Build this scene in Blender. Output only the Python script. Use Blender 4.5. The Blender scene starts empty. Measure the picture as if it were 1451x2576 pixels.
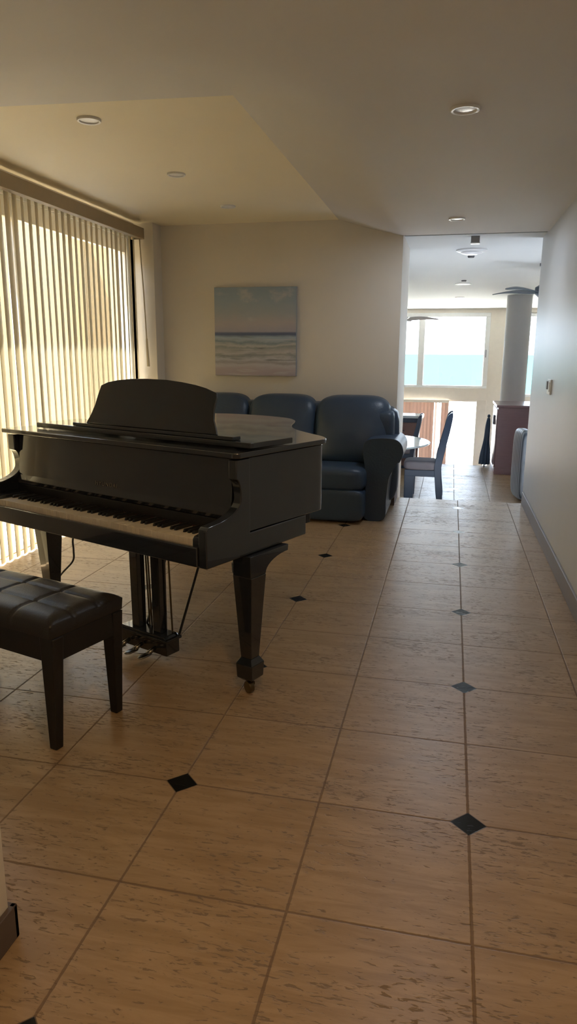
import bpy, bmesh, math, random
from mathutils import Vector, Matrix
random.seed(7)
R = math.radians
scene = bpy.context.scene
COL = scene.collection
T = .4572                                    # floor tile, metres

# ------------------------------------------------------------------ helpers
def box(bm, x0, x1, y0, y1, z0, z1, M=None):
    vs = [bm.verts.new((x, y, z)) for z in (z0, z1) for y in (y0, y1) for x in (x0, x1)]
    for f in ((0, 2, 3, 1), (4, 5, 7, 6), (0, 1, 5, 4), (2, 6, 7, 3), (0, 4, 6, 2), (1, 3, 7, 5)):
        bm.faces.new([vs[i] for i in f])
    if M: bmesh.ops.transform(bm, matrix=M, verts=vs)
    return vs

def frustum(bm, cx, cy, z0, z1, a0, b0, a1, b1, dx=0, dy=0):
    """rectangular section a x b at z0 tapering to another at z1 (full widths)"""
    vs = []
    for z, a, b, ox, oy in ((z0, a0, b0, 0, 0), (z1, a1, b1, dx, dy)):
        for sx, sy in ((-1, -1), (1, -1), (1, 1), (-1, 1)):
            vs.append(bm.verts.new((cx + ox + sx * a / 2, cy + oy + sy * b / 2, z)))
    bm.faces.new(vs[3::-1]); bm.faces.new(vs[4:])
    for i in range(4):
        j = (i + 1) % 4
        bm.faces.new((vs[i], vs[j], vs[4 + j], vs[4 + i]))
    return vs

def prism(bm, pts, axis, lo, hi):
    def P(p, t):
        return {'z': (p[0], p[1], t), 'x': (t, p[0], p[1]), 'y': (p[0], t, p[1])}[axis]
    A = [bm.verts.new(P(p, lo)) for p in pts]; B = [bm.verts.new(P(p, hi)) for p in pts]
    n = len(pts)
    bm.faces.new(A[::-1]); bm.faces.new(B)
    for i in range(n):
        j = (i + 1) % n
        bm.faces.new((A[i], A[j], B[j], B[i]))
    return A + B

def tube(bm, pts, r, n=10):
    pts = [Vector(p) for p in pts]
    rad = r if isinstance(r, (list, tuple)) else [r] * len(pts)
    rings = []; prev = None
    for i, p in enumerate(pts):
        d = (pts[min(i + 1, len(pts) - 1)] - pts[max(i - 1, 0)]).normalized()
        if prev is None:
            up = Vector((0, 0, 1)) if abs(d.z) < .9 else Vector((1, 0, 0))
            s = d.cross(up).normalized()
        else:
            s = (prev - d * prev.dot(d)).normalized()
        prev = s; t = d.cross(s)
        rings.append([bm.verts.new(p + (s * math.cos(2 * math.pi * k / n) + t * math.sin(2 * math.pi * k / n)) * rad[i]) for k in range(n)])
    for a, b in zip(rings, rings[1:]):
        for k in range(n):
            bm.faces.new((a[k], a[(k + 1) % n], b[(k + 1) % n], b[k]))
    bm.faces.new(rings[0][::-1]); bm.faces.new(rings[-1])

def lathe(bm, prof, n=32, c=(0, 0, 0), M=None):
    rings = []; allv = []
    for r, z in prof:
        if r < 1e-6:
            v = bm.verts.new((c[0], c[1], c[2] + z)); rings.append([v])
        else:
            rings.append([bm.verts.new((c[0] + r * math.cos(2 * math.pi * k / n), c[1] + r * math.sin(2 * math.pi * k / n), c[2] + z)) for k in range(n)])
        allv += rings[-1]
    for a, b in zip(rings, rings[1:]):
        for k in range(n):
            k2 = (k + 1) % n
            if len(a) == 1 and len(b) == 1: continue
            if len(a) == 1: bm.faces.new((a[0], b[k2], b[k]))
            elif len(b) == 1: bm.faces.new((a[k], a[k2], b[0]))
            else: bm.faces.new((a[k], a[k2], b[k2], b[k]))
    for ring, flip in ((rings[0], True), (rings[-1], False)):
        if len(ring) > 1: bm.faces.new(ring[::-1] if flip else ring)
    if M: bmesh.ops.transform(bm, matrix=M, verts=allv)

def cushion(bm, x0, x1, y0, y1, z0, z1, p=4.0, n=10, fn=None):
    """rounded, slightly bulging upholstery block"""
    c = Vector(((x0 + x1) / 2, (y0 + y1) / 2, (z0 + z1) / 2)); h = Vector(((x1 - x0) / 2, (y1 - y0) / 2, (z1 - z0) / 2))
    vs = {}
    def V(i, j, k):
        if (i, j, k) not in vs:
            q = Vector((2 * i / n - 1, 2 * j / n - 1, 2 * k / n - 1))
            q = Vector([math.sin(t * math.pi / 2) * .35 + t * .65 for t in q])
            m = max(abs(t) for t in q); s = sum(abs(t) ** p for t in q) ** (1 / p)
            q *= m / s
            co = Vector((c.x + q.x * h.x, c.y + q.y * h.y, c.z + q.z * h.z))
            if fn: co = fn(co, q)
            vs[(i, j, k)] = bm.verts.new(co)
        return vs[(i, j, k)]
    for i in range(n):
        for j in range(n):
            for k, fl in ((0, True), (n, False)):
                for a in range(3):
                    def W(u, w):
                        t = [0, 0, 0]; t[a] = k; t[(a + 1) % 3] = u; t[(a + 2) % 3] = w
                        return V(*t)
                    f = [W(i, j), W(i + 1, j), W(i + 1, j + 1), W(i, j + 1)]
                    bm.faces.new(f[::-1] if fl else f)

def catmull(pts, n=6, closed=True):
    out = []; L = len(pts)
    for i in range(L if closed else L - 1):
        g = lambda k: Vector(pts[k % L]) if closed else Vector(pts[max(0, min(L - 1, k))])
        p0, p1, p2, p3 = g(i - 1), g(i), g(i + 1), g(i + 2)
        for s in range(n):
            t = s / n
            out.append(tuple(.5 * (2 * p1 + (p2 - p0) * t + (2 * p0 - 5 * p1 + 4 * p2 - p3) * t * t + (3 * p1 - p0 - 3 * p2 + p3) * t ** 3)))
    if not closed: out.append(tuple(pts[-1]))
    return out

def inset(poly, d):
    """counter-clockwise polygon moved inwards by d"""
    n = len(poly); out = []
    for i in range(n):
        a, b, c = Vector(poly[i - 1]), Vector(poly[i]), Vector(poly[(i + 1) % n])
        e1, e2 = (b - a).normalized(), (c - b).normalized()
        nn = Vector((-e1.y - e2.y, e1.x + e2.x))
        nn = nn.normalized() if nn.length > 1e-6 else Vector((-e1.y, e1.x))
        k = max(.5, nn.dot(Vector((-e1.y, e1.x))))
        out.append(tuple(b + nn * d / k))
    return out

def mk(name, bm, m, parent=None, smooth=False, bevel=0, seg=2, loc=None, angle=None):
    bmesh.ops.recalc_face_normals(bm, faces=bm.faces)
    me = bpy.data.meshes.new(name); bm.to_mesh(me); bm.free()
    o = bpy.data.objects.new(name, me); COL.objects.link(o)
    for mm in (m if isinstance(m, (list, tuple)) else [m]): me.materials.append(mm)
    if smooth:
        for p in me.polygons: p.use_smooth = True
        if angle:
            me.set_sharp_from_angle(angle=R(angle))
    if bevel:
        b = o.modifiers.new('bevel', 'BEVEL'); b.width = bevel; b.segments = seg; b.limit_method = 'ANGLE'; b.angle_limit = R(35)
        b.harden_normals = False
    if parent: o.parent = parent
    if loc: o.location = loc
    return o

def B(): return bmesh.new()

def quick(name, boxes, m, parent=None, bevel=0, seg=2):
    bm = B()
    for b in boxes: box(bm, *b)
    return mk(name, bm, m, parent, bevel=bevel, seg=seg)

def tag(o, label, cat, group=None):
    o['label'] = label; o['category'] = cat
    if group: o['group'] = group
    return o

def thing(name, label, cat, loc=(0, 0, 0), rz=0, group=None):
    o = bpy.data.objects.new(name, None); COL.objects.link(o)
    o.empty_display_size = .1; o.location = loc; o.rotation_euler = (0, 0, rz)
    return tag(o, label, cat, group)

def struct(o):
    o['kind'] = 'structure'; return o

def dup(root, loc, rz, label, group=None):
    r = root.copy(); COL.objects.link(r); r.location = loc; r.rotation_euler = (0, 0, rz)
    r['label'] = label
    if group: r['group'] = group
    for ch in root.children:
        c = ch.copy(); COL.objects.link(c); c.parent = r
        for g in ch.children:
            d = g.copy(); COL.objects.link(d); d.parent = c
    return r

# ------------------------------------------------------------------ materials
def base_mat(name):
    m = bpy.data.materials.new(name); m.use_nodes = True
    nt = m.node_tree; nt.nodes.clear()
    out = nt.nodes.new('ShaderNodeOutputMaterial'); p = nt.nodes.new('ShaderNodeBsdfPrincipled')
    nt.links.new(p.outputs[0], out.inputs[0])
    return m, nt, p, out

def N(nt, typ, **kw):
    n = nt.nodes.new(typ)
    for k, v in kw.items():
        if k == 'inp':
            for kk, vv in v.items():
                if isinstance(vv, bpy.types.NodeSocket): nt.links.new(vv, n.inputs[kk])
                else: n.inputs[kk].default_value = vv
        else: setattr(n, k, v)
    return n

def math_(nt, op, a, b=None, c=None):
    n = nt.nodes.new('ShaderNodeMath'); n.operation = op
    for i, v in enumerate((a, b, c)):
        if v is None: continue
        if isinstance(v, (int, float)): n.inputs[i].default_value = v
        else: nt.links.new(v, n.inputs[i])
    return n.outputs[0]

def step_(nt, x, lo, hi):
    n = N(nt, 'ShaderNodeMapRange', interpolation_type='SMOOTHSTEP')
    nt.links.new(x, n.inputs[0])
    n.inputs[1].default_value = lo; n.inputs[2].default_value = hi
    return n.outputs[0]

def mixc(nt, f, a, b):
    n = nt.nodes.new('ShaderNodeMix'); n.data_type = 'RGBA'
    for i, v in ((0, f), (6, a), (7, b)):
        if isinstance(v, bpy.types.NodeSocket): nt.links.new(v, n.inputs[i])
        elif i == 0: n.inputs[0].default_value = v
        else: n.inputs[i].default_value = (*v, 1)
    return n.outputs[2]

def plain(name, col, rough=.5, metal=0, coat=0, noise=.06, scale=12, bump=0, bscale=200, spec=.5, stretch=(1, 1, 1)):
    """a surface of one colour with a little procedural unevenness"""
    m, nt, p, _ = base_mat(name)
    tc = N(nt, 'ShaderNodeTexCoord')
    mp = N(nt, 'ShaderNodeMapping', inp={'Vector': tc.outputs['Object'], 'Scale': stretch})
    no = N(nt, 'ShaderNodeTexNoise', inp={'Vector': mp.outputs[0], 'Scale': scale, 'Detail': 4})
    lo = [c * (1 - noise) for c in col]; hi = [min(1, c * (1 + noise)) for c in col]
    nt.links.new(mixc(nt, no.outputs[0], lo, hi), p.inputs['Base Color'])
    p.inputs['Roughness'].default_value = rough; p.inputs['Metallic'].default_value = metal
    p.inputs['Coat Weight'].default_value = coat; p.inputs['Coat Roughness'].default_value = .03
    p.inputs['Specular IOR Level'].default_value = spec
    if bump:
        n2 = N(nt, 'ShaderNodeTexNoise', inp={'Vector': mp.outputs[0], 'Scale': bscale, 'Detail': 3})
        b = N(nt, 'ShaderNodeBump', inp={'Height': n2.outputs[0], 'Strength': bump, 'Distance': .004})
        nt.links.new(b.outputs[0], p.inputs['Normal'])
    return m

def tile_mat():
    m, nt, p, _ = base_mat('travertine_tile')
    g = N(nt, 'ShaderNodeNewGeometry')
    wob = N(nt, 'ShaderNodeTexNoise', inp={'Vector': g.outputs['Position'], 'Scale': 60, 'Detail': 3})
    w = math_(nt, 'MULTIPLY', math_(nt, 'SUBTRACT', wob.outputs[0], .5), .004)
    s = N(nt, 'ShaderNodeSeparateXYZ', inp={0: g.outputs['Position']})
    X, Y = s.outputs[0], s.outputs[1]
    def cell(v, size):
        q = math_(nt, 'DIVIDE', v, size)
        f = math_(nt, 'ABSOLUTE', math_(nt, 'SUBTRACT', q, math_(nt, 'ROUND', q)))
        return math_(nt, 'MULTIPLY', f, size)
    fx, fy = math_(nt, 'ADD', cell(X, T), w), math_(nt, 'ADD', cell(Y, T), w)
    d = math_(nt, 'MINIMUM', fx, fy)
    grout = math_(nt, 'SUBTRACT', 1, step_(nt, d, .0022, .0048))
    sd = math_(nt, 'ADD', cell(X, 2 * T), cell(Y, 2 * T))
    dia = math_(nt, 'SUBTRACT', 1, step_(nt, sd, .0515, .0535))
    grout = math_(nt, 'MULTIPLY', grout, math_(nt, 'SUBTRACT', 1, dia)); edge = math_(nt, 'SUBTRACT', 1, step_(nt, sd, .055, .0575))
    # travertine: fine lines across the hall, small pits
    m1 = N(nt, 'ShaderNodeMapping', inp={'Vector': g.outputs['Position'], 'Scale': (2.2, 16, 1)})
    n1 = N(nt, 'ShaderNodeTexNoise', inp={'Vector': m1.outputs[0], 'Scale': 1.6, 'Detail': 7, 'Roughness': .68, 'Distortion': .6})
    m2 = N(nt, 'ShaderNodeMapping', inp={'Vector': g.outputs['Position'], 'Scale': (26, 110, 1)})
    n2 = N(nt, 'ShaderNodeTexNoise', inp={'Vector': m2.outputs[0], 'Scale': 1, 'Detail': 3, 'Roughness': .6, 'Distortion': .8})
    m3 = N(nt, 'ShaderNodeMapping', inp={'Vector': g.outputs['Position'], 'Scale': (1.3, 3.5, 1)})
    n3 = N(nt, 'ShaderNodeTexNoise', inp={'Vector': m3.outputs[0], 'Scale': 1.5, 'Detail': 2})
    pit = step_(nt, math_(nt, 'ADD', n2.outputs[0], math_(nt, 'MULTIPLY', n3.outputs[0], .35)), .745, .83)
    iu = N(nt, 'ShaderNodeCombineXYZ', inp={0: math_(nt, 'FLOOR', math_(nt, 'DIVIDE', X, T)), 1: math_(nt, 'FLOOR', math_(nt, 'DIVIDE', Y, T))})
    wn = N(nt, 'ShaderNodeTexWhiteNoise', inp={'Vector': iu.outputs[0]})
    c = mixc(nt, step_(nt, n1.outputs[0], .34, .66), (.315, .210, .110), (.425, .300, .178))
    c = mixc(nt, math_(nt, 'MULTIPLY', wn.outputs[0], .28), c, (.37, .235, .118))
    c = mixc(nt, math_(nt, 'MULTIPLY', pit, .62), c, (.11, .075, .045))
    c = mixc(nt, math_(nt, 'MULTIPLY', grout, .8), c, (.15, .088, .042))
    c = mixc(nt, edge, c, (.11, .07, .04))
    c = mixc(nt, dia, c, (.012, .013, .013))
    nt.links.new(c, p.inputs['Base Color'])
    r = math_(nt, 'ADD', math_(nt, 'MULTIPLY', n1.outputs[0], .16), .26)
    r = math_(nt, 'ADD', r, math_(nt, 'MULTIPLY', math_(nt, 'MAXIMUM', pit, grout), .3))
    r = math_(nt, 'MULTIPLY', r, math_(nt, 'SUBTRACT', 1, math_(nt, 'MULTIPLY', dia, .55)))
    nt.links.new(r, p.inputs['Roughness'])
    nt.links.new(math_(nt, 'SUBTRACT', .68, math_(nt, 'MULTIPLY', dia, .42)), p.inputs['Specular IOR Level'])
    h = math_(nt, 'SUBTRACT', math_(nt, 'MULTIPLY', n1.outputs[0], .35), math_(nt, 'ADD', math_(nt, 'MULTIPLY', pit, .6), grout))
    h = math_(nt, 'MULTIPLY', h, math_(nt, 'SUBTRACT', 1, dia))
    b = N(nt, 'ShaderNodeBump', inp={'Height': h, 'Strength': .55, 'Distance': .003})
    nt.links.new(b.outputs[0], p.inputs['Normal'])
    return m

def painting_mat():
    m, nt, p, _ = base_mat('seascape_paint')
    tc = N(nt, 'ShaderNodeTexCoord')
    s = N(nt, 'ShaderNodeSeparateXYZ', inp={0: tc.outputs['Object']})
    mp = N(nt, 'ShaderNodeMapping', inp={'Vector': tc.outputs['Object'], 'Scale': (3.0, 1, 7.0), 'Location': (3.1, 0, 1.7)})
    n1 = N(nt, 'ShaderNodeTexNoise', inp={'Vector': mp.outputs[0], 'Scale': 1.3, 'Detail': 6, 'Roughness': .62, 'Distortion': .5})
    v = math_(nt, 'ADD', math_(nt, 'DIVIDE', s.outputs[2], .79), .5)
    amp = math_(nt, 'ADD', math_(nt, 'MULTIPLY', step_(nt, math_(nt, 'ABSOLUTE', math_(nt, 'SUBTRACT', v, .485)), .0, .10), .13), .008)
    vv = math_(nt, 'ADD', v, math_(nt, 'MULTIPLY', math_(nt, 'SUBTRACT', n1.outputs[0], .5), amp))
    cr = N(nt, 'ShaderNodeValToRGB', inp={0: vv}); e = cr.color_ramp.elements
    stops = [(0, (0.430, 0.377, 0.429)), (.07, (0.456, 0.402, 0.452)), (.125, (0.516, 0.519, 0.568)), (.155, (0.370, 0.353, 0.394)), (.195, (0.516, 0.539, 0.592)), (.235, (0.292, 0.314, 0.336)),
             (.265, (0.516, 0.519, 0.545)), (.325, (0.310, 0.343, 0.360)), (.345, (0.516, 0.529, 0.534)), (.385, (0.232, 0.304, 0.371)), (.41, (0.396, 0.461, 0.534)), (.44, (0.370, 0.480, 0.592)), (.468, (0.120, 0.157, 0.267)),
             (.49, (0.146, 0.176, 0.290)), (.502, (0.396, 0.392, 0.487)), (.60, (0.464, 0.441, 0.476)), (.72, (0.387, 0.431, 0.487)), (.85, (0.335, 0.412, 0.499)), (1, (0.292, 0.372, 0.464))]
    while len(e) < len(stops): e.new(.5)
    for el, (ps, c) in zip(e, stops): el.position = ps; el.color = (*c, 1)
    mc = N(nt, 'ShaderNodeMapping', inp={'Vector': tc.outputs['Object'], 'Scale': (2.4, 1, 3.6), 'Location': (5.4, 0, 2.2)})
    n2 = N(nt, 'ShaderNodeTexNoise', inp={'Vector': mc.outputs[0], 'Scale': 1.6, 'Detail': 6, 'Roughness': .6})
    cl = math_(nt, 'MULTIPLY', step_(nt, n2.outputs[0], .55, .72), step_(nt, v, .52, .62))
    ms = N(nt, 'ShaderNodeMapping', inp={'Vector': tc.outputs['Object'], 'Scale': (2.2, 1, 30), 'Location': (1.3, 0, .4), 'Rotation': (0, R(-5), 0)})
    n4 = N(nt, 'ShaderNodeTexNoise', inp={'Vector': ms.outputs[0], 'Scale': 1.0, 'Detail': 4, 'Distortion': 1.2})
    low = math_(nt, 'SUBTRACT', 1, step_(nt, v, .40, .50))
    st = math_(nt, 'MULTIPLY', step_(nt, n4.outputs[0], .57, .68), math_(nt, 'MULTIPLY', low, step_(nt, v, .08, .2)))
    fo = math_(nt, 'MULTIPLY', step_(nt, n4.outputs[0], .30, .43), 1)
    c0 = mixc(nt, math_(nt, 'MULTIPLY', math_(nt, 'SUBTRACT', 1, fo), math_(nt, 'MULTIPLY', low, .6)), cr.outputs[0], (.56, .57, .60))
    c0 = mixc(nt, math_(nt, 'MULTIPLY', st, .75), c0, (.12, .135, .15))
    nt.links.new(mixc(nt, math_(nt, 'MULTIPLY', cl, .7), c0, (.54, .54, .55)), p.inputs['Base Color'])
    p.inputs['Roughness'].default_value = .7
    b = N(nt, 'ShaderNodeBump', inp={'Height': n1.outputs[0], 'Strength': .3, 'Distance': .004})
    nt.links.new(b.outputs[0], p.inputs['Normal'])
    return m

def vane_mat(name, col, trans):
    m, nt, p, out = base_mat(name)
    tc = N(nt, 'ShaderNodeTexCoord')
    no = N(nt, 'ShaderNodeTexNoise', inp={'Vector': tc.outputs['Object'], 'Scale': 9, 'Detail': 3})
    c = mixc(nt, no.outputs[0], [x * .93 for x in col], col)
    nt.links.new(c, p.inputs['Base Color']); p.inputs['Roughness'].default_value = .45
    tr = N(nt, 'ShaderNodeBsdfTranslucent', inp={'Color': c})
    mx = N(nt, 'ShaderNodeMixShader', inp={0: trans, 1: p.outputs[0], 2: tr.outputs[0]})
    nt.links.new(mx.outputs[0], out.inputs[0])
    return m

def glass_mat():
    m, nt, p, out = base_mat('window_glass')
    tr = N(nt, 'ShaderNodeBsdfTransparent', inp={'Color': (.95, .97, .96, 1)})
    gl = N(nt, 'ShaderNodeBsdfGlossy', inp={'Roughness': .02})
    lw = N(nt, 'ShaderNodeLayerWeight', inp={'Blend': .5})
    fr = math_(nt, 'ADD', math_(nt, 'MULTIPLY', math_(nt, 'POWER', lw.outputs['Facing'], 5), .6), .03)
    mx = N(nt, 'ShaderNodeMixShader', inp={0: fr, 1: tr.outputs[0], 2: gl.outputs[0]})
    nt.links.new(mx.outputs[0], out.inputs[0])
    return m

def stripe_mat(name, c1, c2, axis, period, wob=.02, rough=.7, soft=.15):
    m, nt, p, _ = base_mat(name)
    tc = N(nt, 'ShaderNodeTexCoord')
    no = N(nt, 'ShaderNodeTexNoise', inp={'Vector': tc.outputs['Object'], 'Scale': 5, 'Detail': 2})
    s = N(nt, 'ShaderNodeSeparateXYZ', inp={0: tc.outputs['Object']})
    q = math_(nt, 'ADD', s.outputs[axis], math_(nt, 'MULTIPLY', math_(nt, 'SUBTRACT', no.outputs[0], .5), wob))
    f = math_(nt, 'PINGPONG', q, period / 2)
    nt.links.new(mixc(nt, step_(nt, f, period * (.25 - soft / 2), period * (.25 + soft / 2)), c1, c2), p.inputs['Base Color'])
    p.inputs['Roughness'].default_value = rough
    return m

def wood_mat(name, c1, c2, rough=.35, axis=(1.5, 1.5, 14)):
    m, nt, p, _ = base_mat(name)
    tc = N(nt, 'ShaderNodeTexCoord')
    mp = N(nt, 'ShaderNodeMapping', inp={'Vector': tc.outputs['Object'], 'Scale': axis})
    no = N(nt, 'ShaderNodeTexNoise', inp={'Vector': mp.outputs[0], 'Scale': 4, 'Detail': 6, 'Distortion': 1})
    nt.links.new(mixc(nt, no.outputs[0], c1, c2), p.inputs['Base Color'])
    p.inputs['Roughness'].default_value = rough
    return m

M_tile = tile_mat()
M_wall = plain('wall_paint', (.72, .68, .62), .62, noise=.03, scale=3, bump=.12, bscale=90)
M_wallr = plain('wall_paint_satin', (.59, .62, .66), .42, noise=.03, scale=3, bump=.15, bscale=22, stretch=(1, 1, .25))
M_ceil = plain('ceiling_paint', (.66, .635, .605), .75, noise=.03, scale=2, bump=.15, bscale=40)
M_tray = plain('window_lit_ceiling_paint', (.88, .80, .62), .75, noise=.03, scale=2, bump=.15, bscale=40)  # window light on the raised panel put into its colour; surrounding ceiling kept darker
M_ceilf = plain('grey_white_ceiling_paint', (.62, .64, .64), .75, noise=.03, scale=2)
M_bb = plain('brown_baseboard', (.11, .085, .075), .4)
M_bbr = plain('grey_baseboard', (.24, .23, .25), .4)
M_frame = plain('white_frame', (.74, .74, .73), .4)
M_cream = plain('cream_paint', (.72, .66, .58), .6)
M_black = plain('black_lacquer', (.016, .020, .027), .16, coat=.8, noise=.1, spec=.45)
M_blackm = plain('black_satin', (.011, .011, .012), .42)
M_ivory = plain('ivory_key', (.70, .62, .50), .3)
M_felt = plain('dark_felt', (.05, .012, .012), .9)
M_brass = plain('aged_brass', (.16, .12, .065), .35, metal=1)
M_pedal = plain('dull_pedal_metal', (.33, .32, .29), .3, metal=1)
M_gold = plain('gilt_lettering', (.20, .165, .12), .4, metal=.3)
M_vinyl = plain('black_bench_vinyl', (.020, .017, .015), .36, noise=.15, bump=.2, bscale=160)
M_leather = plain('navy_leather', (.034, .060, .105), .38, noise=.15, scale=6, bump=.3, bscale=70)
M_navywood = plain('blue_black_wood', (.034, .056, .098), .3, noise=.15)
M_canvas = plain('canvas_side', (.33, .35, .36), .8)
M_paint = painting_mat()
M_vane = vane_mat('vinyl_vane', (.80, .74, .60), .32)
M_vane2 = vane_mat('peach_vane', (.58, .43, .36), .3)
M_val = plain('olive_brown_valance', (.42, .335, .22), .55)
M_glass = glass_mat()
M_cyard = plain('courtyard_stucco', (.28, .20, .10), .85, noise=.08, scale=2, bump=.3, bscale=50)
M_cground = plain('courtyard_paving', (.42, .32, .18), .8)
M_white = plain('white_plastic', (.80, .80, .79), .4)
M_lens = plain('frosted_lens', (.86, .87, .88), .3)
M_grey = plain('grey_plastic', (.30, .30, .32), .5)
M_dark = plain('dark_sensor', (.10, .10, .11), .5)
M_top = plain('pale_polished_top', (.62, .72, .76), .06, noise=.08)
M_red = wood_mat('reddish_wood', (.20, .125, .135), (.26, .16, .17), .25)
M_brownw = wood_mat('brown_drawer_wood', (.20, .11, .095), (.26, .15, .13), .4, (2, 2, 10))
M_seat = stripe_mat('striped_seat_fabric', (.27, .25, .28), (.16, .15, .20), 1, .11, .03, .8, .5)
M_throw = stripe_mat('striped_upholstery', (.055, .075, .105), (.25, .29, .34), 1, .075, .03, .4, .35)
M_umb = stripe_mat('navy_canvas', (.05, .095, .165), (.085, .13, .21), 2, .4, .3, .8, .9)
M_lilac = plain('grey_canvas', (.32, .31, .40), .8)
M_col = plain('column_paint', (.50, .51, .52), .6, noise=.03)
M_fan = plain('dark_fan_blade', (.10, .125, .15), .4)
M_fanw = plain('white_fan_blade', (.42, .43, .44), .4)
M_sand = plain('pale_sand', (.62, .61, .58), .9, noise=.06, scale=.05)
M_sea = plain('turquoise_sea', (.034, .090, .088), .6, spec=.0, noise=.05, scale=.004)
M_balc = plain('white_balcony', (.62, .62, .62), .7)
M_cord = plain('black_rubber', (.02, .018, .016), .5)

# ------------------------------------------------------------------ setting
HZ, TZ = 2.37, 2.515
struct(quick('floor', [(-3.12, .62, -4.1, 4.93, -.25, 0)], M_tile))
bm = B()
box(bm, -3.12, 2.9, 5.85, 10.56, -.75, -.5); box(bm, .56, 2.9, 10.56, 12.3, -.75, -.5)
struct(mk('floor_lower', bm, M_tile))
struct(quick('floor_steps', [(-.59, .60, 4.93, 5.23, -.25, -.167), (-.59, .60, 5.23, 5.55, -.45, -.333), (-.59, .60, 5.55, 5.85, -.7, -.5)], M_tile))
bm = B()
box(bm, -3.12, 2.9, 10.56, 15.2, -1.95, -1.7)
for i in range(6): box(bm, -3.12, .56, 10.56 + .28 * i, 10.84 + .28 * i, -1.7, -.70 - .17 * i)
struct(mk('floor_lowest', bm, M_tile))

# ceiling: flat over the hall, a raised panel over the piano with one sloping, softly blended side
bm = B()
def quad(*p): bm.faces.new([bm.verts.new(q) for q in p])
TX, TY = -1.155, 1.44
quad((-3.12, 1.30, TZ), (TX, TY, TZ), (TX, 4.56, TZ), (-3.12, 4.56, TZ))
bmesh.ops.reverse_faces(bm, faces=bm.faces)
xs = [-3.12, -2.6, -2.1, -1.6] + [TX + .6 * (i / 16) for i in range(17)] + [-.4, .0, .62]
ys = [-4.1, -2, -.6, .1] + [TY - .9 * (1 - i / 12) for i in range(13)] + [2, 2.6, 3.2, 3.8, 4.3, 4.56]
def ceil_z(x, y):
    e = TY if x >= TX else TY - .14 * (TX - x) / (3.12 + TX)
    dx = max(0, (x - TX) / (.52 + .045 * max(0, min(1, (y - 1) / 3.55))))
    dy = max(0, (e - y) / .85)
    t = min(1, math.hypot(dx, dy))
    return HZ + (TZ - HZ) * (1 - t) ** 1.15
grid = {}
for i, x in enumerate(xs):
    for j, y in enumerate(ys):
        yy = y
        if x < TX and abs(y - TY) < .95: yy = y - .14 * (TX - x) / (3.12 + TX)
        grid[i, j] = bm.verts.new((x, yy, ceil_z(x, yy)))
jt = min(range(len(ys)), key=lambda j: abs(ys[j] - TY)); it = min(range(len(xs)), key=lambda i: abs(xs[i] - TX))
for i in range(len(xs) - 1):
    for j in range(len(ys) - 1):
        if i < it and j >= jt: continue
        bm.faces.new((grid[i, j], grid[i, j + 1], grid[i + 1, j + 1], grid[i + 1, j]))
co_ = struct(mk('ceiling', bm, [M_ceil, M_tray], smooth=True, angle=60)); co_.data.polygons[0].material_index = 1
struct(quick('ceiling_lower_room', [(-3.12, 2.9, 4.7, 15.4, 2.385, 2.6)], M_ceilf))
struct(quick('ceiling_slab', [(-3.3, .9, -4.3, 4.7, 2.53, 2.75)], M_ceil))

struct(quick('wall_back', [(-3.12, -.59, 4.55, 5.50, -.6, 2.6)], M_wall))
struct(quick('wall_pier', [(-3.12, -2.815, 4.37, 4.55, 0, 2.53)], M_wall))
struct(quick('wall_right', [(.60, .76, -4.1, 5.0, -.6, 2.6)], M_wallr))
struct(quick('wall_partition', [(-1.25, -1.085, -4.1, -.69, 0, 2.45), (-3.12, -1.25, -.85, -.69, 0, 2.45)], M_wall))
struct(quick('wall_rear', [(-1.25, .76, -4.26, -4.1, -.1, 2.6)], M_wall))
struct(quick('wall_left', [(-3.14, -3.0, -.85, 4.56, 2.45, 2.6), (-3.14, -3.0, 4.37, 4.56, 0, 2.45), (-3.14, -3.0, -.85, .80, 0, 2.45)], M_wall))
struct(quick('wall_lower_left', [(-3.27, -3.12, 4.56, 15.4, -1.95, 2.6)], M_wall))
struct(quick('wall_lower_right', [(2.9, 3.05, 5.0, 15.4, -1.95, 2.6)], M_wall))
struct(quick('wall_lower_near', [(.76, 2.9, 4.85, 5.0, -.75, 2.6)], M_wall))
FY = 15.2
struct(quick('wall_far', [(-3.12, 2.9, FY, FY + .18, 2.27, 2.6), (-3.12, -2.2, FY, FY + .18, -1.95, 2.27), (.68, 1.27, FY, FY + .18, -1.95, 2.27),
                          (-2.2, .68, FY - .06, FY + .18, .33, .60), (1.27, 2.9, FY, FY + .18, -1.95, .42)], M_cream))
bm = B(); lathe(bm, [(.215, -.5), (.215, 2.39)], 48, (.975, 11.55, 0))
struct(mk('pillar', bm, M_col, smooth=True, angle=40))
struct(quick('baseboard_back', [(-2.815, -.578, 4.535, 4.55, 0, .10), (-.59, -.578, 4.55, 4.9, 0, .10)], M_bb, bevel=.003))
struct(quick('baseboard_right', [(.585, .60, -4.1, 4.92, 0, .115)], M_bbr, bevel=.003))
struct(quick('baseboard_partition', [(-1.085, -1.07, -4.1, -.675, 0, .09), (-3.0, -1.07, -.69, -.675, 0, .09)], M_bb, bevel=.003))

def pane(name, x0, x1, y0, y1, z0, z1, parent):
    o = quick(name, [(x0, x1, y0, y1, z0, z1)], M_glass, parent); return o
# patio glazing behind the blinds
w1 = struct(bpy.data.objects.new('window_1', None)); COL.objects.link(w1)
fr = [(-3.10, -3.04, .80, 4.37, 2.38, 2.45), (-3.10, -3.04, .80, 4.37, 0, .05)]
for y in (.80, 2.55, 4.30): fr.append((-3.10, -3.04, y, y + .07, .05, 2.38))
fr.append((-3.09, -3.05, .87, 4.30, 2.25, 2.38))
struct(quick('window_frame', fr, M_frame, w1, bevel=.004))
for y0, y1 in ((.87, 2.55), (2.62, 4.30)): struct(pane('window_pane', -3.073, -3.067, y0, y1, .05, 2.25, w1))
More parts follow.
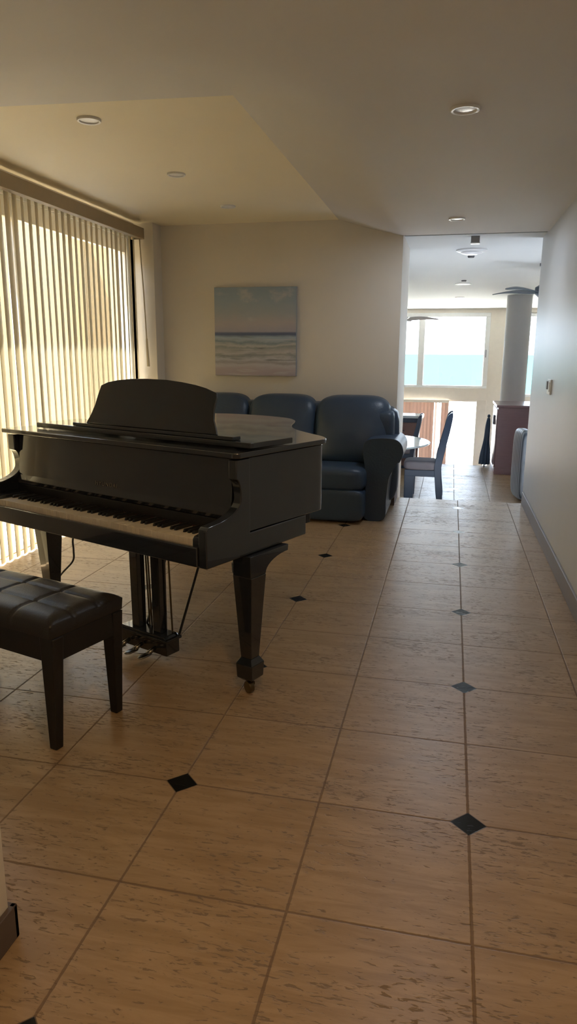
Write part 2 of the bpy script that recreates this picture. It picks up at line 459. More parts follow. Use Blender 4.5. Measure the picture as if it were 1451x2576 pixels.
# far picture window
w2 = struct(bpy.data.objects.new('window_2', None)); COL.objects.link(w2)
struct(quick('window_frame', [(-2.2, .68, FY - .02, FY + .08, .60, .655), (-2.2, .68, FY - .02, FY + .08, 2.20, 2.29), (-2.2, -2.14, FY - .02, FY + .08, .655, 2.20),
                       (-.915, -.775, FY - .02, FY + .08, .655, 2.20), (.575, .68, FY - .02, FY + .08, .655, 2.20)], M_frame, w2, bevel=.006))
struct(pane('window_pane', -2.14, -.915, FY + .03, FY + .036, .655, 2.20, w2)); struct(pane('window_pane', -.775, .575, FY + .03, FY + .036, .655, 2.20, w2))
bm = B(); box(bm, .60, .625, FY - .05, FY - .02, 1.30, 1.47)
struct(mk('window_latch', bm, M_grey, w2, bevel=.004))
w3 = struct(bpy.data.objects.new('window_3', None)); COL.objects.link(w3)
struct(quick('window_frame', [(1.27, 2.9, FY, FY + .08, .42, .48), (1.27, 2.9, FY, FY + .08, 2.2, 2.29), (1.27, 1.33, FY, FY + .08, .48, 2.2), (2.05, 2.12, FY, FY + .08, .48, 2.2)], M_frame, w3, bevel=.006))
struct(pane('window_pane', 1.33, 2.9, FY + .03, FY + .036, .48, 2.2, w3))
# balcony door opening under it
d1 = struct(bpy.data.objects.new('door_1', None)); COL.objects.link(d1)
struct(quick('door_frame', [(.48, .70, FY - .02, FY + .10, -1.7, .33), (-2.2, -2.12, FY - .02, FY + .10, -1.7, .33), (-2.12, .48, FY - .02, FY + .10, .29, .33)], M_cream, d1, bevel=.006))
struct(pane('door_pane', -2.12, -.15, FY + .05, FY + .056, -1.66, .29, d1))

# ---- outside
struct(quick('wall_courtyard', [(-5.35, -5.15, -3.2, 9.4, -.3, 3.15), (-5.15, -4.75, 9.2, 9.4, -.3, 3.15), (-5.15, -3.3, -3.2, -3.0, -.3, 3.15), (-5.15, -4.80, 7.45, 7.9, -.3, 3.15)], M_cyard, bevel=.01))
struct(quick('ground_courtyard', [(-5.15, -3.12, -3.0, 4.5, -.3, -.03), (-5.15, -4.76, 4.5, 9.2, -.3, -.03)], M_cground))
struct(quick('ground_balcony', [(-3.12, 3.0, FY + .18, 17.4, -2.0, -1.75)], M_balc))
def plate(name, y0, y1, hx, z, m, n=1):
    bm = B(); box(bm, -hx, hx, y0, y1, z - 1.5, z); return struct(mk(name, bm, m))
plate('beach', 19, 165, 260, -9.2, M_sand)
plate('sea', 165, 9000, 7000, -9.5, M_sea)

# ------------------------------------------------------------------ vertical blind
vb = thing('vertical_blind', 'cream vertical blind with narrow turned vanes across the left patio window', 'blind', (-2.95, 4.29, 0))
quick('valance', [(.03, .085, -3.62, 0, 2.362, 2.455), (-.04, .085, -.012, 0, 2.362, 2.455)], M_val, vb, bevel=.002)
quick('head_rail', [(-.025, .02, -3.61, -.02, 2.395, 2.43)], M_frame, vb)
me_v = None
for i in range(41):
    y = -.045 - .0855 * i
    if me_v is None:
        bm = B(); n = 8; w = .089
        pr = []
        for k in range(n + 1):
            t = k / n - .5
            pr.append((t * w, .006 * (1 - (2 * t) ** 2)))
        pts = [(q[1] + .0008, q[0]) for q in pr] + [(q[1] - .0008, q[0]) for q in pr[::-1]]
        prism(bm, pts, 'z', .012, 2.39)
        v = mk('vane', bm, M_vane, vb, smooth=True, angle=40); me_v = v.data
    else:
        v = bpy.data.objects.new('vane', me_v); COL.objects.link(v); v.parent = vb
    v.location = (0, y, 0); v.rotation_euler = (0, 0, R(19 + random.uniform(-4, 4) + (-9 if i % 9 == 4 else 0)))
bm = B(); tube(bm, [(.055, -.035, 2.36), (.075, -.03, 1.9), (.085, -.025, 1.5)], .006, 8); tube(bm, [(.085, -.025, 1.5), (.09, -.02, 1.25)], [.009, .013], 10)
mk('wand', bm, M_vane, vb, smooth=True, angle=50)

# ------------------------------------------------------------------ grand piano
PA = R(-22.3)
PO = Vector((-.970, .419, 0))
gp = thing('grand_piano', 'black polished grand piano with music desk raised and keyboard open', 'piano', PO, PA)
lid = [(-1.465, .165), (.0, .165), (.022, .185)] + [(.024, .40), (.028, .60), (.033, .73)]
curve = catmull([(.033, .73), (.026, .785), (-.03, .85), (-.16, .93), (-.305, 1.03), (-.42, 1.16), (-.53, 1.35), (-.60, 1.44), (-.70, 1.51), (-.90, 1.55), (-1.12, 1.53), (-1.27, 1.46), (-1.40, 1.34), (-1.46, 1.16), (-1.465, .95)], 5, False)
lid = lid[:-1] + curve
rimo = inset(lid, .018)
rimo = [(x, max(y, .235)) for x, y in rimo]
q = [rimo[0]]
for p_ in rimo[1:]:
    if (Vector(p_) - Vector(q[-1])).length > .004: q.append(p_)
rimo = q
bm = B(); prism(bm, rimo, 'z', .69, .988)
mk('rim', bm, M_black, gp, smooth=True, angle=30, bevel=.004)
bm = B(); prism(bm, [(x, y) for x, y in inset(rimo, .05)], 'z', .63, .69)
mk('beam_frame', bm, M_blackm, gp)
bm = B(); prism(bm, lid, 'z', .991, 1.012)
mk('lid', bm, M_black, gp, smooth=True, angle=30, bevel=.004, seg=3)
bm = B(); prism(bm, [(-1.335, .275), (.0, .275), (.005, .29), (.02, .535), (-1.335, .535)], 'z', 1.0165, 1.040)
mk('lid_flap', bm, M_black, gp, bevel=.004, seg=3)
for x in (-1.1, -.7, -.25):
    bm = B(); tube(bm, [(x - .05, .55, 1.019), (x + .05, .55, 1.019)], .006, 10); mk('hinge', bm, M_brass, gp, smooth=True, angle=50)
arm = [(.0, .60), (.0, .745), (.012, .757)] + [(.05 + .17 * math.sin(t) ** 1.0 if False else .03 + .175 * math.sin(t), .835 - .075 * math.cos(t)) for t in [R(a) for a in range(15, 91, 9)]] + \
      [(.205 - .028 * (1 - math.cos(t)), .835 + .075 * math.sin(t)) for t in [R(a) for a in range(12, 91, 13)]] + [(.177, .985), (.26, .985), (.26, .688), (.655, .688), (.655, .60)]
for lo, hi in ((-.03, .010), (-1.435, -1.385)):
    bm = B(); prism(bm, arm, 'x', lo, hi); mk('arm', bm, M_black, gp, smooth=True, angle=35, bevel=.004, seg=3)
quick('keybed', [(-1.385, -.03, .018, .65, .6, .662)], M_black, gp, bevel=.003)
quick('key_slip', [(-1.383, -.032, -.006, .016, .602, .678)], M_black, gp, bevel=.005, seg=3)
for lo, hi in ((-.078, -.032), (-1.383, -1.307)):
    bm = B(); prism(bm, [(.02, .664), (.02, .70), (.028, .711), (.06, .716), (.18, .716), (.18, .664)], 'x', lo, hi); mk('key_block', bm, M_black, gp, bevel=.004)
quick('key_felt', [(-1.305, -.08, .17, .183, .675, .702)], M_felt, gp)
bm = B(); box(bm, -1.383, -.032, .184, .205, .69, .745); mk('name_strip', bm, M_blackm, gp, bevel=.002)
bm = B(); prism(bm, [(.183, .747), (.196, .747), (.222, .985), (.206, .985), (.190, .79), (.178, .765)], 'x', -1.383, -.032)
fb = mk('fallboard', bm, M_black, gp, bevel=.003)
cu = bpy.data.curves.new('lettering', 'FONT'); cu.body = 'HYUNDAI'; cu.size = .026; cu.extrude = .0006; cu.space_character = 1.35; cu.align_x = 'CENTER'
tmp = bpy.data.objects.new('tmp', cu); COL.objects.link(tmp)
bpy.context.view_layer.update()
me = bpy.data.meshes.new_from_object(tmp.evaluated_get(bpy.context.evaluated_depsgraph_get()))
bpy.data.objects.remove(tmp); me.materials.clear(); me.materials.append(M_gold)
lt = bpy.data.objects.new('lettering', me); COL.objects.link(lt); lt.parent = fb; lt.location = (-.745, .1895, .800); lt.rotation_euler = (R(83), 0, 0)
KW = 1.225 / 52
bm = B(); box(bm, -KW / 2 + .0006, KW / 2 - .0006, .022, .172, .672, .70); me0 = mk('white_key', bm, M_ivory, gp, bevel=.0015)
bm = B(); frustum(bm, 0, .124, .70, .7125, .0115, .096, .0095, .086); me1 = mk('black_key', bm, M_blackm, gp, bevel=.0015)
for i in range(52):
    o = me0 if i == 0 else me0.copy()
    if i: COL.objects.link(o)
    o.location = (-1.305 + KW * (i + .5), 0, 0)
first = True
for i in range(51):
    if (i % 7) in (0, 2, 3, 5, 6):            # keyboard starts on A
        o = me1 if first else me1.copy()
        if not first: COL.objects.link(o)
        first = False; o.location = (-1.305 + KW * (i + 1), 0, 0)
# music desk
md = quick('music_desk_shelf', [(-1.072, -.095, .285, .335, 1.0405, 1.056)], M_black, gp, bevel=.003)
out = [(-.985, 0), (-.965, .045), (-.953, .09), (-.948, .14), (-.940, .183), (-.90, .199), (-.84, .210), (-.756, .2185), (-.65, .222), (-.533, .2205), (-.44, .213), (-.36, .203), (-.297, .191), (-.238, .173), (-.231, .15), (-.231, .10), (-.222, .06), (-.20, .025), (-.188, 0)]
bm = B(); vs = prism(bm, out, 'y', -.006, .006)
bmesh.ops.transform(bm, matrix=Matrix.Translation((0, .300, 1.056)) @ Matrix.Rotation(R(-20), 4, 'X'), verts=vs)
mk('music_desk', bm, M_black, gp, smooth=True, angle=30, bevel=.002)
for cx in (-.80, -.40):
    bm = B(); tube(bm, [(cx, .385, 1.20), (cx, .45, 1.045)], .004, 8); mk('desk_prop', bm, M_brass, gp, smooth=True, angle=50)
# legs
def leg(x, y, top):
    bm = B()
    frustum(bm, x, y, .155, top, .054, .054, .096, .096)
    frustum(bm, x, y, .130, .155, .084, .084, .056, .056)
    frustum(bm, x, y, .068, .130, .078, .078, .084, .084)
    frustum(bm, x, y, .052, .068, .045, .045, .078, .078)
    o = mk('leg', bm, M_black, gp, bevel=.002)
    bm = B()
    lathe(bm, [(.012, 0), (.012, .028)], 16, (x, y, .044))
    lathe(bm, [(.010, -.011), (.025, -.011), (.026, -.007), (.026, .007), (.025, .011), (.010, .011)], 24, (0, 0, 0), Matrix.Translation((x + .006, y - .014, .026)) @ Matrix.Rotation(R(70), 4, 'Z') @ Matrix.Rotation(R(90), 4, 'Y'))
    box(bm, x - .008, x + .022, y - .020, y + .004, .034, .046)
    mk('caster', bm, M_brass, o, smooth=True, angle=40)
    return o
leg(-.008, .275, .51); leg(-1.30, .275, .51); leg(-.93, 1.36, .63)
# curved bracket from the front legs to the case
for x in (-.008, -1.30):
    bm = B()
    pts = [(.225, .598), (.225, .51), (.325, .51)] + [(.325 + .155 * (1 - math.cos(R(a))), .51 + .062 * math.sin(R(a))) for a in range(10, 91, 10)] + [(.483, .598)]
    prism(bm, pts, 'x', x - .045, x + .045)
    prism(bm, [(x - .045, .598), (x - .082, .598), (x - .075, .585), (x - .058, .572), (x - .048, .555), (x - .045, .54)], 'y', .235, .315)
    mk('leg_bracket', bm, M_black, gp, smooth=True, angle=30, bevel=.002)
# pedal lyre
bm = B()
for cx in (-.668, -.532):
    frustum(bm, cx, .28, .135, .60, .046, .046, .050, .050)
ly = mk('lyre', bm, M_black, gp, bevel=.003)
bm = B()
prism(bm, [(-.762, .046), (-.455, .046), (-.455, .118), (-.47, .135), (-.747, .135), (-.762, .118)], 'y', .238, .322)
box(bm, -.771, -.446, .230, .330, .110, .124)
mk('pedal_box', bm, M_black, ly, bevel=.003)
for cx in (-.685, -.60, -.515):
    bm = B(); cushion(bm, cx - .017, cx + .017, .125, .20, .058, .070, 3, 6)
    tube(bm, [(cx, .18, .066), (cx, .23, .08)], [.011, .009], 8)
    mk('pedal', bm, M_pedal, ly, smooth=True)
for cx in (-.632, -.618, -.487):
    bm = B(); tube(bm, [(cx, .312, .13), (cx - .004, .30, .63)], .0042, 8); mk('pedal_rod', bm, M_brass, ly, smooth=True, angle=50)
for c0, c1 in ((-.455, -.43), (-.665, -.64)):
    bm = B(); tube(bm, [(c0, .315, .11), (c1, .54, .65)], .006, 8); mk('lyre_brace', bm, M_blackm, ly, smooth=True, angle=50)

bm = B()
def piano_pt(a, b, z):
    return Vector((PO.x + a * math.cos(PA) - b * math.sin(PA), PO.y + a * math.sin(PA) + b * math.cos(PA), z))
tube(bm, [piano_pt(*p_) for p_ in catmull([(-1.30, .62, .60), (-1.44, .60, .50), (-1.53, .60, .36), (-1.535, .60, .28), (-1.56, .61, .21), (-1.67, .62, .12), (-1.80, .66, .03), (-1.90, .72, .007), (-2.05, .86, .006)], 6, False)], .0055, 8)
tag(mk('power_cord', bm, M_cord, None, smooth=True, angle=60), 'thin black cord hanging under the grand piano beside its left front leg', 'cord')

# ------------------------------------------------------------------ piano bench
bn = thing('piano_bench', 'black piano bench with tufted vinyl seat in front of the piano', 'bench', (-1.729, .345, 0), R(-16.6))
HL, HD = .398, .178
bm = B()
nx, ny = 84, 36
def seat_z(u, v):
    # u, v in -1..1: crowned top, seams of a 4 x 3 grid, rounded border
    eu, ev = (1 - abs(u)) * HL, (1 - abs(v)) * HD
    e = min(eu, ev); z = .470 + .026 * (1 - (1 - min(1, e / .06)) ** 2.2) + .006 * (1 - u * u) * (1 - v * v)
    for g, L, ns in ((u, HL, 4), (v, HD, 3)):
        for k in range(1, ns):
            dd = abs(g - (-1 + 2 * k / ns)) * L
            z -= .006 * math.exp(-(dd / .0055) ** 2) + .0012 * math.exp(-(dd / .02) ** 2)
    return z
gv = [[bm.verts.new(((2 * i / nx - 1) * HL, (2 * j / ny - 1) * HD, seat_z(2 * i / nx - 1, 2 * j / ny - 1))) for j in range(ny + 1)] for i in range(nx + 1)]
for i in range(nx):
    for j in range(ny): bm.faces.new((gv[i][j], gv[i + 1][j], gv[i + 1][j + 1], gv[i][j + 1]))
ring = [gv[i][0] for i in range(nx)] + [gv[nx][j] for j in range(ny)] + [gv[i][ny] for i in range(nx, 0, -1)] + [gv[0][j] for j in range(ny, 0, -1)]
low = [bm.verts.new((v.co.x * .992, v.co.y * .985, .425)) for v in ring]
for i in range(len(ring)):
    j = (i + 1) % len(ring); bm.faces.new((ring[j], ring[i], low[i], low[j]))
bm.faces.new(low[::-1])
mk('seat', bm, M_vinyl, bn, smooth=True, angle=70)
quick('apron', [(-.395, .395, -.170, -.148, .335, .424), (-.395, .395, .148, .170, .335, .424), (-.395, -.373, -.148, .148, .335, .424), (.373, .395, -.148, .148, .335, .424), (-.373, .373, -.148, .148, .405, .424)], M_blackm, bn, bevel=.002)
for sx in (-1, 1):
    for sy in (-1, 1):
        bm = B(); frustum(bm, sx * .362, sy * .153, 0, .424, .034, .034, .066, .052, sx * .006, sy * -.006); mk('leg', bm, M_blackm, bn, bevel=.004)

# ------------------------------------------------------------------ sofa
so = thing('sofa', 'dark navy leather sofa with three back cushions against the painted wall', 'sofa', (0, 0, 0))
XL, XR = -2.74, -.50
bm = B(); cushion(bm, XL + .10, XR - .04, 4.22, 4.50, .05, .955, 9, 10); mk('back_frame', bm, M_leather, so, smooth=True)
quick('base', [(-2.50, -.77, 3.80, 4.24, .03, .27)], M_leather, so, bevel=.03, seg=3)
def lean(co, q): co.y += (co.z - .5) * .28 * 1.0; return co
for x0, x1 in ((-2.50, -1.872), (-1.884, -1.262), (-1.274, -.61)):
    def puff(co, q):
        co.y += (co.z - .45) * .26
        co.y -= .05 * (1 - q.x * q.x) * max(0, 1 - abs(q.z) ** 2)
        return co
    bm = B(); cushion(bm, x0, x1, 4.03, 4.31, .44, 1.022, 4.2, 14, puff); mk('back_cushion', bm, M_leather, so, smooth=True)
for x0, x1 in ((-2.46, -1.885), (-1.885, -1.325), (-1.325, -.765)):
    bm = B(); cushion(bm, x0, x1, 3.70, 4.15, .255, .47, 4.5, 12); mk('seat_cushion', bm, M_leather, so, smooth=True)
    bm = B(); cushion(bm, x0 + .006, x1 - .006, 3.69, 3.85, .02, .285, 7, 12); mk('footrest_panel', bm, M_leather, so, smooth=True)
prof = catmull([(.07, .02), (.085, .18), (.10, .36), (.135, .44), (.168, .50), (.185, .505), (.205, .55), (.212, .60), (.195, .655), (.15, .692), (.08, .702), (.0, .70), (-.08, .685), (-.115, .64), (-.115, .56), (-.10, .45), (-.09, .25), (-.09, .02)], 4)
for sgn, cx in ((1, -.685), (-1, -2.545)):
    bm = B(); prism(bm, [(cx + sgn * x, z) for x, z in prof], 'y', 3.86, 4.44)
    mk('armrest', bm, M_leather, so, smooth=True, angle=50, bevel=.018, seg=4)
    bm = B(); cushion(bm, cx + sgn * .02 - .09, cx + sgn * .02 + .09, 4.12, 4.42, .55, .905, 5, 10); mk('wing', bm, M_leather, so, smooth=True)

# ------------------------------------------------------------------ painting
pt = thing('canvas_painting', 'square seascape canvas in pale blue and pink hanging above the sofa', 'painting', (-1.905, 4.53, 1.566))
bm = B(); box(bm, -.388, .388, -.017, .018, -.396, .396); mk('stretched_edge', bm, M_canvas, pt, bevel=.003)
bm = B(); box(bm, -.386, .386, -.0195, -.0172, -.394, .394); mk('painted_front', bm, M_paint, pt)

# ------------------------------------------------------------------ wall control
sw = thing('wall_control', 'small white wall control plate high on the right hall wall', 'wall switch', (.60, 3.69, 1.145))
quick('plate', [(-.014, 0, -.085, .085, -.055, .055)], M_white, sw, bevel=.004)
quick('rocker', [(-.019, -.013, -.06, -.02, -.035, .035)], M_white, sw, bevel=.002)
quick('dial', [(-.024, -.013, .02, .07, -.02, .04)], M_grey, sw, bevel=.003)

# ------------------------------------------------------------------ ceiling fittings
def downlight(loc, r, label, group):
    t = thing('recessed_light', label, 'ceiling light', loc, 0, group)
    bm = B(); lathe(bm, [(r, 0), (r, -.006), (r * .96, -.011), (r * .80, -.010), (r * .76, -.004), (r * .76, 0)], 40); mk('trim_ring', bm, M_white, t, smooth=True, angle=40)
    bm = B(); lathe(bm, [(0, -.0065), (r * .5, -.0062), (r * .765, -.004), (r * .765, 0), (0, 0)], 40); mk('lens', bm, M_lens, t, smooth=True, angle=40)
    return t
g1 = 'recessed lights in the raised ceiling panel'; g2 = 'recessed lights along the hall ceiling'
downlight((-1.961, 1.616, TZ), .060, 'recessed light nearest the front edge of the raised ceiling panel', g1)
downlight((-1.943, 2.743, TZ), .060, 'recessed light in the middle of the raised ceiling panel', g1)
downlight((-1.925, 3.80, TZ), .060, 'recessed light in the raised panel nearest the painting wall', g1)
downlight((-.127, 1.346, HZ), .060, 'bright round hall ceiling light nearest the camera', g2)
downlight((-.146, 3.832, HZ), .062, 'hall ceiling light just before the small grey sensor box', g2)
downlight((-.127, -1.14, HZ), .060, 'added unseen ceiling fitting overhead that carries the warm fill lamp', g2)  # unseen fitting, added only to carry the warm fill lamp
downlight((-.03, 9.20, 2.385), .115, 'flat ceiling light of the far room, over the dining area', g2)
downlight((-.055, 11.8, 2.385), .085, 'farthest ceiling light, near the sea window', g2)
t = thing('ceiling_lamp', 'wide shallow white ceiling lamp beyond the hall opening', 'ceiling light', (.005, 5.65, 2.385))
bm = B(); lathe(bm, [(.15, 0), (.15, -.012), (.135, -.02), (.0, -.02)], 40); mk('canopy', bm, M_white, t, smooth=True, angle=40)
bm = B(); lathe(bm, [(.105, -.02), (.10, -.034), (.06, -.046), (0, -.05)], 40); mk('diffuser', bm, M_lens, t, smooth=True, angle=40)
t = thing('smoke_detector', 'small grey box with white underside on the ceiling beam', 'smoke detector', (.017, 4.82, 2.385))
quick('housing', [(-.037, .037, -.03, .03, -.050, 0)], M_grey, t, bevel=.004)
quick('cover', [(-.040, .040, -.034, .034, -.062, -.050)], M_white, t, bevel=.004)
bm = B(); lathe(bm, [(.035, 0), (.035, -.012), (.028, -.022), (0, -.024)], 24, (.01, 6.10, 2.385)); tag(mk('ceiling_sensor', bm, M_dark, None, smooth=True, angle=40), 'tiny dark round sensor on the ceiling behind the wide lamp', 'sensor')
bm = B(); lathe(bm, [(.035, 0), (.035, -.012), (.028, -.02), (0, -.022)], 24, (-.025, 8.7, 2.385)); tag(mk('ceiling_sensor', bm, M_dark, None, smooth=True, angle=40), 'small dark spot sensor on the far room ceiling near its flat light', 'sensor')

def fan(loc, rz, mats, label, blades, L, drop):
    t = thing('ceiling_fan', label, 'ceiling fan', loc, rz)
    bm = B(); lathe(bm, [(.07, 0), (.07, -.03), (.04, -.06), (.013, -.065), (.013, -drop + .09), (.05, -drop + .08), (.10, -drop + .05), (.105, -drop - .02), (.06, -drop - .06), (0, -drop - .065)], 28)
    mk('motor', bm, mats[0], t, smooth=True, angle=40)
    for k in range(blades):
        a = 2 * math.pi * k / blades
        bm = B()
        sec = []
        for s in range(13):
            u = s / 12; x = .10 + (L - .10) * u; w = .035 + .055 * math.sin(math.pi * min(1, u * 1.15)) * (1 - .35 * u); tilt = .32 * (1 - .4 * u); zz = -drop + .025 * math.sin(u * 3.0)
            if s == 12: w *= .35
            sec.append([(x, -w, zz + tilt * w), (x, w, zz - tilt * w), (x, w, zz - tilt * w - .008), (x, -w, zz + tilt * w - .008)])
        V = [[bm.verts.new(p_) for p_ in s] for s in sec]
        for s0, s1 in zip(V, V[1:]):
            for i in range(4): bm.faces.new((s0[i], s0[(i + 1) % 4], s1[(i + 1) % 4], s1[i]))
        bm.faces.new(V[0][::-1]); bm.faces.new(V[-1])
        bmesh.ops.rotate(bm, verts=bm.verts, cent=(0, 0, 0), matrix=Matrix.Rotation(a, 3, 'Z'))
        mk('blade', bm, mats[1], t, smooth=True, angle=50)
    return t
fan((.855, 6.9, 2.385), R(152), (M_fan, M_fan), 'dark ceiling fan reaching out behind the end of the right wall', 5, .62, .31)
fan((-1.05, 10.2, 2.385), R(2), (M_fanw, M_fanw), 'white ceiling fan before the sea window, half behind the painting wall', 5, .68, .46)

# ------------------------------------------------------------------ dining area
def make_chair(label, group):
    t = thing('dining_chair', label, 'chair', (0, 0, 0), 0, group)          # front is +x
    bm = B(); cushion(bm, -.215, .245, -.235, .235, .385, .515, 4.5, 14); mk('seat', bm, M_seat, t, smooth=True)
    quick('seat_frame', [(-.225, .225, -.225, -.195, .315, .40), (-.225, .225, .195, .225, .315, .40), (.195, .225, -.195, .195, .315, .40), (-.225, -.195, -.195, .195, .315, .40)], M_navywood, t, bevel=.006)
    for sy in (-1, 1):
        bm = B(); frustum(bm, .165, sy * .188, 0, .39, .115, .06, .130, .065, -.003, 0); mk('leg', bm, M_navywood, t, bevel=.008)
        pr = [(-.275, 0), (-.205, 0), (-.165, .30), (-.155, .46), (-.195, .70), (-.248, .92), (-.288, 1.10), (-.345, 1.145), (-.358, 1.10), (-.332, .92), (-.288, .70), (-.245, .46), (-.245, .30)]
        bm = B(); prism(bm, catmull(pr, 4), 'y', sy * .205 - .024, sy * .205 + .024); mk('rear_leg', bm, M_navywood, t, smooth=True, angle=45, bevel=.005)
    for y in (-.11, 0, .11):
        bm = B(); prism(bm, catmull([(-.19, .46), (-.225, .70), (-.275, .92), (-.32, 1.10), (-.343, 1.10), (-.30, .92), (-.25, .70), (-.212, .46)], 4), 'y', y - .024, y + .024); mk('slat', bm, M_navywood, t, smooth=True, angle=45, bevel=.004)
    bm = B(); prism(bm, [(-.353, 1.06), (-.320, 1.06), (-.325, 1.12), (-.345, 1.135), (-.358, 1.12)], 'y', -.181, .181); mk('top_rail', bm, M_navywood, t, bevel=.005)
    bm = B(); box(bm, -.232, -.20, -.181, .181, .46, .50); mk('lower_rail', bm, M_navywood, t, bevel=.005)
    return t
gch = 'high-backed chairs round the dining table'
ch = make_chair('high-backed dark blue dining chair seen side-on beside the walkway', gch)
ch.location = (-.43, 7.52, -.5); ch.rotation_euler = (0, 0, R(180))
dup(ch, (-.82, 9.45, -.5), R(180), 'dark chair between the pale table and the brown sideboard, mostly hidden', gch).scale = (.80, .80, .83)

tb = thing('dining_table', 'round dining table with pale mirror-like top left of the walkway', 'table', (-1.24, 7.42, -.5))
bm = B(); lathe(bm, [(.40, .715), (.80, .715), (.885, .728), (.90, .74), (.885, .752), (0, .752)], 64); mk('tabletop', bm, M_top, tb, smooth=True, angle=35)
bm = B(); lathe(bm, [(.30, .0), (.30, .03), (.12, .07), (.09, .2), (.11, .45), (.22, .62), (.42, .712), (0, .712)], 32); mk('pedestal', bm, M_navywood, tb, smooth=True, angle=40)

sb = thing('sideboard', 'low brown drawer sideboard with shiny pale top beyond the dining table', 'sideboard', (-1.15, 10.1, -.5))
quick('carcass', [(-.60, .55, -.22, .22, .05, .79)], M_brownw, sb, bevel=.004)
quick('top', [(-.66, .61, -.25, .25, .84, .885)], M_top, sb, bevel=.006)
quick('dark_rail', [(-.64, .585, -.24, .24, .77, .84)], M_navywood, sb, bevel=.004)
quick('plinth', [(-.58, .53, -.2, .2, 0, .05)], M_navywood, sb)
for x0 in (-.57, -.01):
    for k in range(3):
        d = quick('drawer', [(x0, x0 + .53, -.237, -.218, .08 + .225 * k, .29 + .225 * k)], M_brownw, sb, bevel=.004)
        bm = B(); tube(bm, [(x0 + .2, -.255, .185 + .225 * k), (x0 + .33, -.255, .185 + .225 * k)], .008, 8); box(bm, x0 + .2, x0 + .21, -.255, -.236, .18 + .225 * k, .19 + .225 * k); box(bm, x0 + .32, x0 + .33, -.255, -.236, .18 + .225 * k, .19 + .225 * k)
        mk('handle', bm, M_navywood, d)

cb = thing('cabinet', 'tall reddish brown cabinet standing in front of the grey column', 'cabinet', (.62, 9.66, -.5))
quick('body', [(.005, 1.10, .005, 1.08, .07, 1.06)], M_red, cb, bevel=.004)
quick('plinth', [(-.005, 1.10, 0, 1.08, 0, .085)], M_red, cb, bevel=.006)
quick('top', [(-.025, 1.12, -.02, 1.10, 1.06, 1.098)], M_red, cb, bevel=.006)
for k in range(2):
    d = quick('door', [(-.012, .005, .03 + .52 * k, .53 + .52 * k, .11, 1.03)], M_red, cb, bevel=.004)
    bm = B(); box(bm, -.034, -.012, .47 - .40 * k + .52 * k, .49 - .40 * k + .52 * k, .75, .90); mk('handle', bm, M_navywood, d, bevel=.004)

# folded parasol beside the cabinet
um = thing('folded_umbrella', 'dark blue folded umbrella standing left of the reddish cabinet', 'umbrella', (.500, 10.42, -.5))
bm = B()
rows = 20; seg = 64; rings = []
for i in range(rows + 1):
    u = i / rows; z = .05 + .78 * u; r = .060 * (1 - u) ** .85 + .018 + .006 * math.sin(u * 9)
    rings.append([bm.verts.new((u * .027 + r * (1 + .22 * math.sin(8 * 2 * math.pi * k / seg) * (1 - u * .6)) * math.cos(2 * math.pi * k / seg), r * (1 + .22 * math.sin(8 * 2 * math.pi * k / seg) * (1 - u * .6)) * math.sin(2 * math.pi * k / seg), z)) for k in range(seg)])
for a, b in zip(rings, rings[1:]):
    for k in range(seg): bm.faces.new((a[k], a[(k + 1) % seg], b[(k + 1) % seg], b[k]))
bm.faces.new(rings[0][::-1]); bm.faces.new(rings[-1])
mk('canopy', bm, M_umb, um, smooth=True)
bm = B(); tube(bm, [(0, 0, 0), (0, 0, .07)], .012, 12); mk('pole', bm, M_grey, um, smooth=True, angle=50)
bm = B(); lathe(bm, [(0, -.03), (.016, -.026), (.026, 0), (.018, .022), (0, .03)], 16, (.029, 0, .862)); mk('finial', bm, M_umb, um, smooth=True)

# striped armchair half hidden behind the wall end
ac = thing('armchair', 'blue-grey armchair with pale upright stripes half hidden behind the right wall end', 'armchair', (.765, 7.69, -.5), R(8.9))
bm = B(); cushion(bm, 0, .16, -.28, .30, .02, .93, 5, 16); mk('side_panel', bm, M_throw, ac, smooth=True)
bm = B(); cushion(bm, .62, .78, -.28, .30, .02, .93, 5, 16); mk('side_panel', bm, M_throw, ac, smooth=True)
bm = B(); cushion(bm, .10, .68, -.29, -.12, .04, 1.0, 5, 16); mk('backrest', bm, M_throw, ac, smooth=True)
bm = B(); cushion(bm, .15, .63, -.16, .32, .06, .34, 7, 10); mk('base', bm, M_throw, ac, smooth=True)
bm = B(); cushion(bm, .15, .63, -.14, .33, .30, .47, 4, 12); mk('seat_cushion', bm, M_leather, ac, smooth=True)

# peach vertical blind by the balcony door
pb = thing('vertical_blind', 'peach vertical blind drawn aside left of the bright balcony door', 'blind', (-.14, FY - .16, -1.7))
quick('head_rail', [(-2.05, .0, -.03, .03, 1.965, 2.025)], M_cream, pb, bevel=.004)
me_v = None
for i in range(24):
    if me_v is None:
        bm = B(); prism(bm, [(-.045, -.001), (0, .006), (.045, -.001), (.045, .001), (0, .008), (-.045, .001)], 'z', .02, 1.965)
        v = mk('vane', bm, M_vane2, pb); me_v = v.data
    else:
        v = bpy.data.objects.new('vane', me_v); COL.objects.link(v); v.parent = pb
    v.location = (-.05 - .083 * i, 0, 0); v.rotation_euler = (0, 0, R(18 + random.uniform(-8, 8) + (45 if i in (2, 3) else 0)))

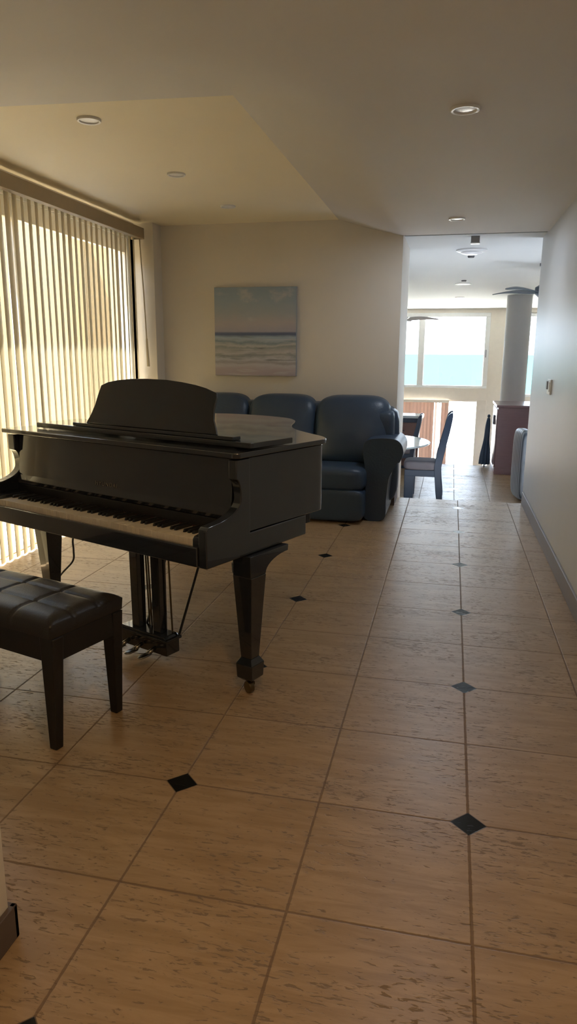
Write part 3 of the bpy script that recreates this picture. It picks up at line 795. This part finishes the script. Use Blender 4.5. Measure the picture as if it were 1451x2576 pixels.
# ------------------------------------------------------------------ light
w = bpy.data.worlds.new('sky'); scene.world = w; w.use_nodes = True
nt = w.node_tree; nt.nodes.clear()
tc = N(nt, 'ShaderNodeTexCoord'); s = N(nt, 'ShaderNodeSeparateXYZ', inp={0: tc.outputs['Generated']})
c = mixc(nt, step_(nt, s.outputs[2], -.02, .55), (.84, .97, 1.18), (.24, .33, .46))
bg = N(nt, 'ShaderNodeBackground', inp={'Color': c, 'Strength': 1.2}); ow = N(nt, 'ShaderNodeOutputWorld', inp={0: bg.outputs[0]})
def lamp(name, typ, loc, rot, energy, col=(1, 1, 1), **kw):
    l = bpy.data.lights.new(name, typ); l.energy = energy; l.color = col
    for k, v in kw.items(): setattr(l, k, v)
    o = bpy.data.objects.new(name, l); COL.objects.link(o); o.location = loc; o.rotation_euler = rot
    return o
sun = lamp('sun', 'SUN', (-8, 4, 12), (0, 0, 0), 8.0, (1, .95, .87), angle=R(.6))
sun.rotation_euler = Vector((.30, .085, -.95)).to_track_quat('-Z', 'Y').to_euler()
def portal(loc, rot, sx, sy):
    o = lamp('window_portal', 'AREA', loc, rot, 1, shape='RECTANGLE', size=sx, size_y=sy); o.data.cycles.is_portal = True
portal((-3.2, 2.58, 1.2), (0, R(-90), 0), 2.4, 3.6)
portal((-.76, FY + .25, 1.43), (R(-90), 0, 0), 2.9, 1.7)
portal((-.76, FY + .25, -.68), (R(-90), 0, 0), 2.9, 2.05)
portal((2.05, FY + .25, 1.35), (R(-90), 0, 0), 1.6, 1.8)
lamp('hall_downlight_and_fill', 'AREA', (-.127, -1.14, HZ - .014), (0, 0, 0), 1.5, (1, .64, .30), shape='DISK', size=.09)  # added warm fill out of view, tints the near floor orange
for y_, e_ in ((1.346, .3), (3.832, .8)): lamp('hall_downlight_and_fill', 'AREA', (-.127, y_, HZ - .014), (0, 0, 0), e_, (.82, .90, 1.0), shape='DISK', size=.08)

# ------------------------------------------------------------------ camera
F, YAW, PITCH, ROLL = 1774.477, 0.2219, -0.2222, 0.0060
CAM = dict()
cam = bpy.data.cameras.new('camera'); co = bpy.data.objects.new('camera', cam); COL.objects.link(co)
CY, SY, CP, SP, CR, SR = math.cos(YAW), math.sin(YAW), math.cos(PITCH), math.sin(PITCH), math.cos(ROLL), math.sin(ROLL)
f = Vector((-SY * CP, CY * CP, SP)); r = Vector((CY, SY, 0)); u = r.cross(f)
r2 = r * CR + u * SR; u2 = u * CR - r * SR
m = Matrix((r2, u2, -f)).transposed().to_4x4(); m.translation = Vector((-.123, -1.941, 1.382))
co.matrix_world = m
cam.sensor_fit = 'VERTICAL'; cam.sensor_height = 36; cam.lens = F / 2576 * 36; cam.clip_end = 20000; cam.clip_start = .02
scene.camera = co
scene.view_settings.view_transform = 'Standard'; scene.view_settings.look = 'None'; scene.view_settings.gamma = 1
scene.view_settings.use_curve_mapping = False; scene.view_settings.exposure = 3.2
scene.cycles.use_denoising = True
scene.cycles.max_bounces = 14; scene.cycles.diffuse_bounces = 8; scene.cycles.glossy_bounces = 5; scene.cycles.transparent_max_bounces = 24
scene.cycles.sample_clamp_indirect = 8
